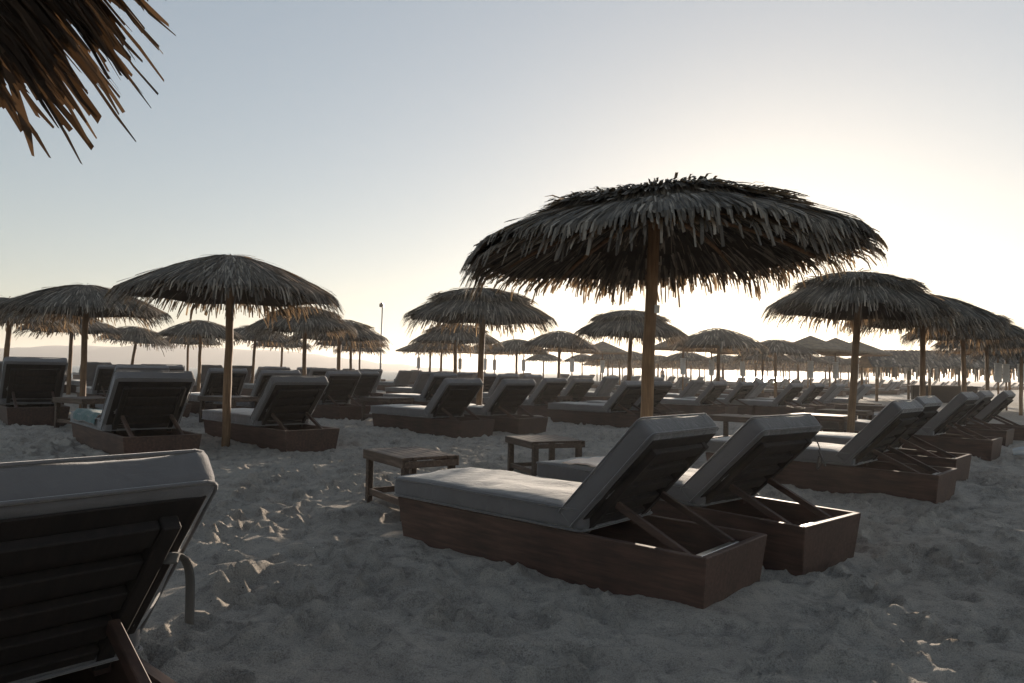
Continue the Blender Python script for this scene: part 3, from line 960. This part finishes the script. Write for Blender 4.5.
for (px, Y, lb, a) in [
    (90, 10.2, 'wooden side table at the foot of the towel lounger', 0.2),
    (231, 11.6, 'wooden side table behind the pole of the wide parasol', 0.3),
    (388, 12.8, 'wooden side table by the foot of the middle pair of loungers', 0.1),
    (551, 16.0, 'wooden side table between the middle pair and the long lounger', 0.1),
    (742, 9.8, 'wooden side table seen between the two nearest lounger backs', 0.0),
    (822, 10.6, 'wooden side table before the sunlit parasol pole', 0.0),
    (845, 12.4, 'wooden side table half behind the sunlit parasol pole', 0.1),
    (876, 15.0, 'small far wooden side table past the sunlit parasol pole', 0.1)]:
    table(at_y(px, Y), ANG0 + a, lb)

# ------------------------------------------------------------------ towels and small things
def towel(root_obj, x0, x1, y0, y1, z, name, label, mats, seed, over=0.0):
    """cloth lying over a mattress: a thin two-sided sheet with folds"""
    nx, ny = 26, 22
    bm = bmesh.new(); g = {}
    for s in (0, 1):
        for i in range(nx + 1):
            for j in range(ny + 1):
                x = x0 + (x1 - x0) * i / nx; y = y0 + (y1 - y0) * j / ny
                zz = z + 0.016 * noise.noise(Vector((x * 5 + seed, y * 6, 1))) + 0.008 * noise.noise(Vector((x * 14 + seed, y * 16, 3)))
                e = abs(y) - 0.345
                if e > 0:
                    zz -= e * 1.3; y = math.copysign(0.372 + e * 0.06, y)
                xx = x + 0.02 * noise.noise(Vector((y * 5, seed, 2)))
                g[s, i, j] = bm.verts.new((xx, y, zz + 0.008 * s))
    for i in range(nx):
        for j in range(ny):
            f = bm.faces.new((g[1, i, j], g[1, i + 1, j], g[1, i + 1, j + 1], g[1, i, j + 1]))
            b = bm.faces.new((g[0, i, j], g[0, i, j + 1], g[0, i + 1, j + 1], g[0, i + 1, j]))
            if len(mats) > 1 and j > ny * 0.55:
                f.material_index = b.material_index = 1
    for i in range(nx):
        for j in (0, ny):
            q = (g[0, i, j], g[0, i + 1, j], g[1, i + 1, j], g[1, i, j]); bm.faces.new(q if j == 0 else q[::-1])
    for j in range(ny):
        for i in (0, nx):
            q = (g[0, i, j], g[1, i, j], g[1, i, j + 1], g[0, i, j + 1]); bm.faces.new(q if i == 0 else q[::-1])
    bmesh.ops.recalc_face_normals(bm, faces=bm.faces[:])
    me = mesh_from(name, bm, mats[0], True)
    for m in mats[1:]: me.materials.append(m)
    o = link(name, me)
    o.location = root_obj.location; o.rotation_euler = root_obj.rotation_euler; o.scale = root_obj.scale
    tag(o, label, 'towel')
    return o
ZT = FH + 0.150
WTOWEL = mat_fabric('white_towel', (0.72, 0.70, 0.67), 0.4)
hz = [o for o in bpy.data.objects if o.get('label') == 'low hazy lounger with something white lying on it'][0]
towel(hz, 0.95, 1.45, -0.30, 0.28, ZT, 'beach_towel', 'white towel lying on a low hazy lounger past the big pole', [WTOWEL], 5)
towel(B, 1.40, 1.92, -0.40, 0.33, ZT, 'beach_towel', 'cream towel spread over the mattress next to the nearest lounger', [PINK], 3)
towel(L1, 0.95, 1.95, -0.46, 0.42, ZT, 'beach_towel', 'teal and rose towel spread over a mattress by the wide parasol', [ROSE, TEAL], 8)
bm = bmesh.new(); box(bm, -0.09, 0.09, -0.035, 0.035, 0, 0.035); bevel(bm, 0.01, 2)
o = link('glasses_case', mesh_from('glasses_case', bm, BLACK)); 
c, s = math.cos(B.rotation_euler.z), math.sin(B.rotation_euler.z)
lx, ly = 1.27, 0.12
o.location = (B.location.x + lx * c - ly * s, B.location.y + lx * s + ly * c, B.location.z + ZT + 0.012); o.rotation_euler = (0, 0, 0.1)
tag(o, 'small black case lying on the mattress beside the cream towel', 'case')

# clear cup lying on the sand
bm = bmesh.new()
pts = [(0, 0, 0), (0, 0, 0.002), (0, 0, 0.10), (0, 0, 0.12)]
tube(bm, [(0, 0, z) for z in (0, 0.004, 0.06, 0.118, 0.122)], [0.028, 0.031, 0.038, 0.045, 0.048], 20, cap=False)
tube(bm, [(0, 0, z) for z in (0.122, 0.06, 0.006)], [0.046, 0.036, 0.029], 20, cap=True)
pcup = at(1013, 454, 0.03)
m, nt, bs = new_mat('clear_plastic'); bs.inputs['Base Color'].default_value = (0.85, 0.88, 0.9, 1); bs.inputs['Roughness'].default_value = 0.1; bs.inputs['Transmission Weight'].default_value = 0.6
o = link('plastic_cup', mesh_from('plastic_cup', bm, m, True)); o.location = (pcup.x, pcup.y, ground(pcup.x, pcup.y) + 0.06); o.rotation_euler = (R(80), 0, R(50)); o.scale = (1.6, 1.6, 1.6)
tag(o, 'clear plastic cup lying on the sand beside the right row', 'cup')

# lamp post near the water
p = at_y(380.5, 45)
root = empty('lamp_post', (p.x, p.y, ground(p.x, p.y)))
bm = bmesh.new(); tube(bm, [(0, 0, -0.4), (0, 0, 2.5), (0.03, 0, 4.85)], [0.06, 0.055, 0.04], 8); link('pole', mesh_from('pole', bm, mat_plain('grey_lamp_metal', (0.35, 0.35, 0.35), 0.5, 0.5), True), root)
bm = bmesh.new(); box(bm, -0.16, 0.10, -0.09, 0.09, 4.83, 5.05); box(bm, -0.10, 0.04, -0.05, 0.05, 5.05, 5.12); bevel(bm, 0.02, 2); link('lamp_head', mesh_from('lamp_head', bm, BLACK), root)
tag(root, 'tall thin lamp post with a small dark head near the water', 'lamp post')

# person standing by the water
def person(p, label):
    bm = bmesh.new()
    sk = bm.verts.layers.skin.verify()
    J = {'pel': ((0, 0, 0.95), 0.145), 'bel': ((0, 0.01, 1.12), 0.13), 'che': ((0, 0.0, 1.33), 0.16), 'nec': ((0, 0, 1.47), 0.06),
         'hd1': ((0, -0.01, 1.58), 0.085), 'hd2': ((0, -0.015, 1.68), 0.075)}
    for s, n in ((-1, 'l'), (1, 'r')):
        J['sh' + n] = ((s * 0.18, 0, 1.40), 0.06); J['el' + n] = ((s * 0.25, 0.03, 1.12), 0.042); J['wr' + n] = ((s * 0.24, -0.06, 0.88), 0.032); J['ha' + n] = ((s * 0.235, -0.08, 0.78), 0.03)
        J['hi' + n] = ((s * 0.09, 0, 0.88), 0.095); J['kn' + n] = ((s * 0.11, -0.02 * s, 0.50), 0.06); J['an' + n] = ((s * 0.12, 0.02, 0.09), 0.042); J['fo' + n] = ((s * 0.14, -0.14, 0.035), 0.035)
    V = {}
    for k, (c, r) in J.items():
        v = bm.verts.new(c); v[sk].radius = (r, r * 0.85); V[k] = v
        if k == 'pel': v[sk].use_root = True
    E = [('pel', 'bel'), ('bel', 'che'), ('che', 'nec'), ('nec', 'hd1'), ('hd1', 'hd2')]
    for n in 'lr':
        E += [('che', 'sh' + n), ('sh' + n, 'el' + n), ('el' + n, 'wr' + n), ('wr' + n, 'ha' + n), ('pel', 'hi' + n), ('hi' + n, 'kn' + n), ('kn' + n, 'an' + n), ('an' + n, 'fo' + n)]
    for a, b in E: bm.edges.new((V[a], V[b]))
    me = bpy.data.meshes.new('person'); bm.to_mesh(me); bm.free(); me.materials.append(SKIN)
    o = link('person', me)
    m1 = o.modifiers.new('skin', 'SKIN'); m1.use_smooth_shade = True
    m2 = o.modifiers.new('sub', 'SUBSURF'); m2.levels = m2.render_levels = 1
    o.location = (p.x, p.y, ground(p.x, p.y)); o.rotation_euler = (0, 0, 0.5)
    bm = bmesh.new(); tube(bm, [(0, 0.005, 1.60), (0, 0.01, 1.68), (0, 0.01, 1.75), (0, 0.01, 1.785)], [0.098, 0.10, 0.075, 0.02], 12); link('hair', mesh_from('hair', bm, HAIR, True), o)
    bm = bmesh.new()
    tube(bm, [(0, 0, 1.05), (0, 0, 0.92), (0, 0, 0.84)], [0.165, 0.18, 0.17], 14)
    for s in (-1, 1): tube(bm, [(s * 0.09, 0, 0.88), (s * 0.105, 0, 0.60)], [0.115, 0.105], 12)
    link('swim_shorts', mesh_from('swim_shorts', bm, CLOTH, True), o)
    tag(o, label, 'person')
person(at_y(662.5, 70), 'person in dark swim shorts standing beyond the far loungers')

# thatched beach hut past the right row
p = at_y(945, 33)
root = empty('thatched_hut', (p.x, p.y, ground(p.x, p.y)), R(-18))
g = random.Random(9)
HL, HD = 3.4, 2.2
verts, faces = [], []
for side in (-1, 1):
    rows = 8
    for j in range(rows):
        q0 = j / rows
        for k in range(70):
            x = -HL + 2 * HL * (k + g.random()) / 70
            d = HD * q0; L = 0.75 * g.uniform(0.7, 1.2); w = 0.09 * g.uniform(0.6, 1.3)
            b = len(verts)
            for t in (0, 0.5, 1):
                dd = d + L * t * 0.8
                y = side * min(dd, HD + 0.12)
                z = 2.40 - 0.36 * min(dd, HD) - max(0, dd - HD) * 1.5 + 0.03 * g.random()
                verts.append((x - w / 2, y, z)); verts.append((x + w / 2 * (1 if t < 1 else 0.4), y, z - 0.01))
            faces += [(b, b + 1, b + 3, b + 2), (b + 2, b + 3, b + 5, b + 4)]
    b = len(verts)
    for x in (-HL, HL):
        for y, z in ((0, 2.37), (side * HD, 2.37 - 0.36 * HD)): verts.append((x, y, z))
    faces.append((b, b + 1, b + 3, b + 2))
me = bpy.data.meshes.new('roof'); me.from_pydata(verts, [], faces); me.update(); me.materials.append(THATCH)
link('roof', me, root)
bm = bmesh.new(); tube(bm, [(0, 0, -0.3), (0, 0, 1), (0, 0, 1.58)], 0.06, 8); pm = mesh_from('post', bm, POLE, True)
for x in (-3.2, -1.1, 1.1, 3.2):
    for y in (-HD + 0.1, HD - 0.1):
        link('post', pm, root).location = (x, y, 0)
bm = bmesh.new(); box(bm, -1.4, 1.2, -0.4, 0.1, -0.1, 0.72); box(bm, -1.5, 1.3, -0.5, 0.2, 0.723, 0.77); bevel(bm, 0.01); link('counter', mesh_from('counter', bm, WOODD), root)
tag(root, 'long thatched beach hut on wooden posts behind the right row', 'hut')

# ------------------------------------------------------------------ sea, hills, sky, haze
SEAZ = -0.33
bm = bmesh.new()
q = [A0 + UX * 66 + VX * -6000, A0 + UX * 66 + VX * 6000, A0 + UX * 7000 + VX * 6000, A0 + UX * 7000 + VX * -6000]
v = [bm.verts.new((c.x, c.y, SEAZ)) for c in q]; bm.faces.new(v)
bmesh.ops.recalc_face_normals(bm, faces=bm.faces[:])
if bm.faces[0:1] and [f for f in bm.faces][0].normal.z < 0: bmesh.ops.reverse_faces(bm, faces=bm.faces[:])
tag(link('sea', mesh_from('sea', bm, SEA)), kind='structure')

def hills():
    D = 620.0; S = D / 2600.0
    bm = bmesh.new(); nx, ny = 150, 14
    g = {}
    for i in range(nx + 1):
        px = -260 + 780 * i / nx
        r = (px - 512) / F
        # ridge height in metres above the sea
        hh = 62 + 26 * math.exp(-((px - 135) / 75) ** 2) + 10 * math.exp(-((px - 30) / 45) ** 2) + 9 * math.exp(-((px - 250) / 60) ** 2)
        hh *= 1 - sstep(230, 500, px) * 0.97
        hh += 9 * noise.noise(Vector((px * 0.02, 1, 0))) + 4 * noise.noise(Vector((px * 0.07, 3, 0)))
        hh = max(1.0, hh) * S
        for j in range(ny + 1):
            t = j / ny
            y = D + 900 * S * (t - 0.35)
            k = math.sin(math.pi * min(1, t / 0.7) / 2) if t < 0.7 else math.cos(math.pi / 2 * (t - 0.7) / 0.3)
            k = max(0.0, k); z = -4 + (hh + 4) * k ** 1.2 + (6 * S * noise.noise(Vector((px * 0.05, t * 6, 5)))) * k
            g[i, j] = bm.verts.new((r * D, y, z))
    for i in range(nx):
        for j in range(ny): bm.faces.new((g[i, j], g[i + 1, j], g[i + 1, j + 1], g[i, j + 1]))
    me = mesh_from('hills', bm, mat_plain('haze_paled_hills', (0.36, 0.33, 0.31), 0.9), True)  # pale base colour puts part of the distance haze into the hills
    tag(link('hills', me), kind='structure')
hills()

build_sand()

SUN_AZ, SUN_EL = R(19.6), R(6.9)
HAZE = 0.0009
if HAZE:
    bm = bmesh.new(); box(bm, -7500, 7500, -400, 7500, -3, 31)
    m = bpy.data.materials.new('haze_air'); m.use_nodes = True
    nt = m.node_tree; nt.nodes.remove(nt.nodes['Principled BSDF'])
    pv = nt.nodes.new('ShaderNodeVolumePrincipled')
    pv.inputs['Color'].default_value = (0.92, 0.88, 0.84, 1); pv.inputs['Density'].default_value = HAZE; pv.inputs['Anisotropy'].default_value = 0.45
    nt.links.new(pv.outputs['Volume'], nt.nodes['Material Output'].inputs['Volume'])
    tag(link('haze', mesh_from('haze', bm, m)), kind='stuff')

w = bpy.data.worlds.new('World'); SC.world = w; w.use_nodes = True
nt = w.node_tree
bg = nt.nodes['Background']
sky = nt.nodes.new('ShaderNodeTexSky'); sky.sky_type = 'NISHITA'; sky.sun_disc = False
sky.sun_elevation = SUN_EL; sky.sun_rotation = SUN_AZ
sky.air_density = 1.0; sky.dust_density = 0.5; sky.ozone_density = 1.0; sky.altitude = 0
hs = nt.nodes.new('ShaderNodeHueSaturation'); hs.inputs['Saturation'].default_value = 0.9
gm = nt.nodes.new('ShaderNodeGamma'); gm.inputs['Gamma'].default_value = 0.52
nt.links.new(sky.outputs['Color'], gm.inputs['Color']); nt.links.new(gm.outputs['Color'], hs.inputs['Color']); tn = nt.nodes.new('ShaderNodeMix'); tn.data_type = 'RGBA'; tn.blend_type = 'MULTIPLY'; tn.inputs['Factor'].default_value = 1.0; tn.inputs['B'].default_value = (0.91, 0.945, 1.0, 1)
nt.links.new(hs.outputs['Color'], tn.inputs['A']); nt.links.new(tn.outputs['Result'], bg.inputs['Color'])
bg.inputs['Strength'].default_value = 0.15

ld = bpy.data.lights.new('sun', 'SUN'); ld.energy = 5.0; ld.angle = R(0.5); ld.color = (1.0, 0.84, 0.67)
lo = bpy.data.objects.new('sun', ld); COL.objects.link(lo)
sd = Vector((math.sin(SUN_AZ) * math.cos(SUN_EL), math.cos(SUN_AZ) * math.cos(SUN_EL), math.sin(SUN_EL)))
lo.rotation_euler = sd.to_track_quat('Z', 'Y').to_euler()

vs = SC.view_settings
SC.display_settings.display_device = 'sRGB'
vs.view_transform = 'Standard'; vs.look = 'None'; vs.exposure = 1.0; vs.gamma = 1.0; vs.use_curve_mapping = False
SC.render.engine = 'CYCLES'
cy = SC.cycles
cy.use_denoising = True
try: cy.denoiser = 'OPENIMAGEDENOISE'
except Exception: pass
cy.max_bounces = 5; cy.diffuse_bounces = 3; cy.glossy_bounces = 2; cy.transmission_bounces = 4; cy.volume_bounces = 1; cy.transparent_max_bounces = 4
cy.sample_clamp_indirect = 4.0
cy.use_adaptive_sampling = True; cy.adaptive_threshold = 0.015
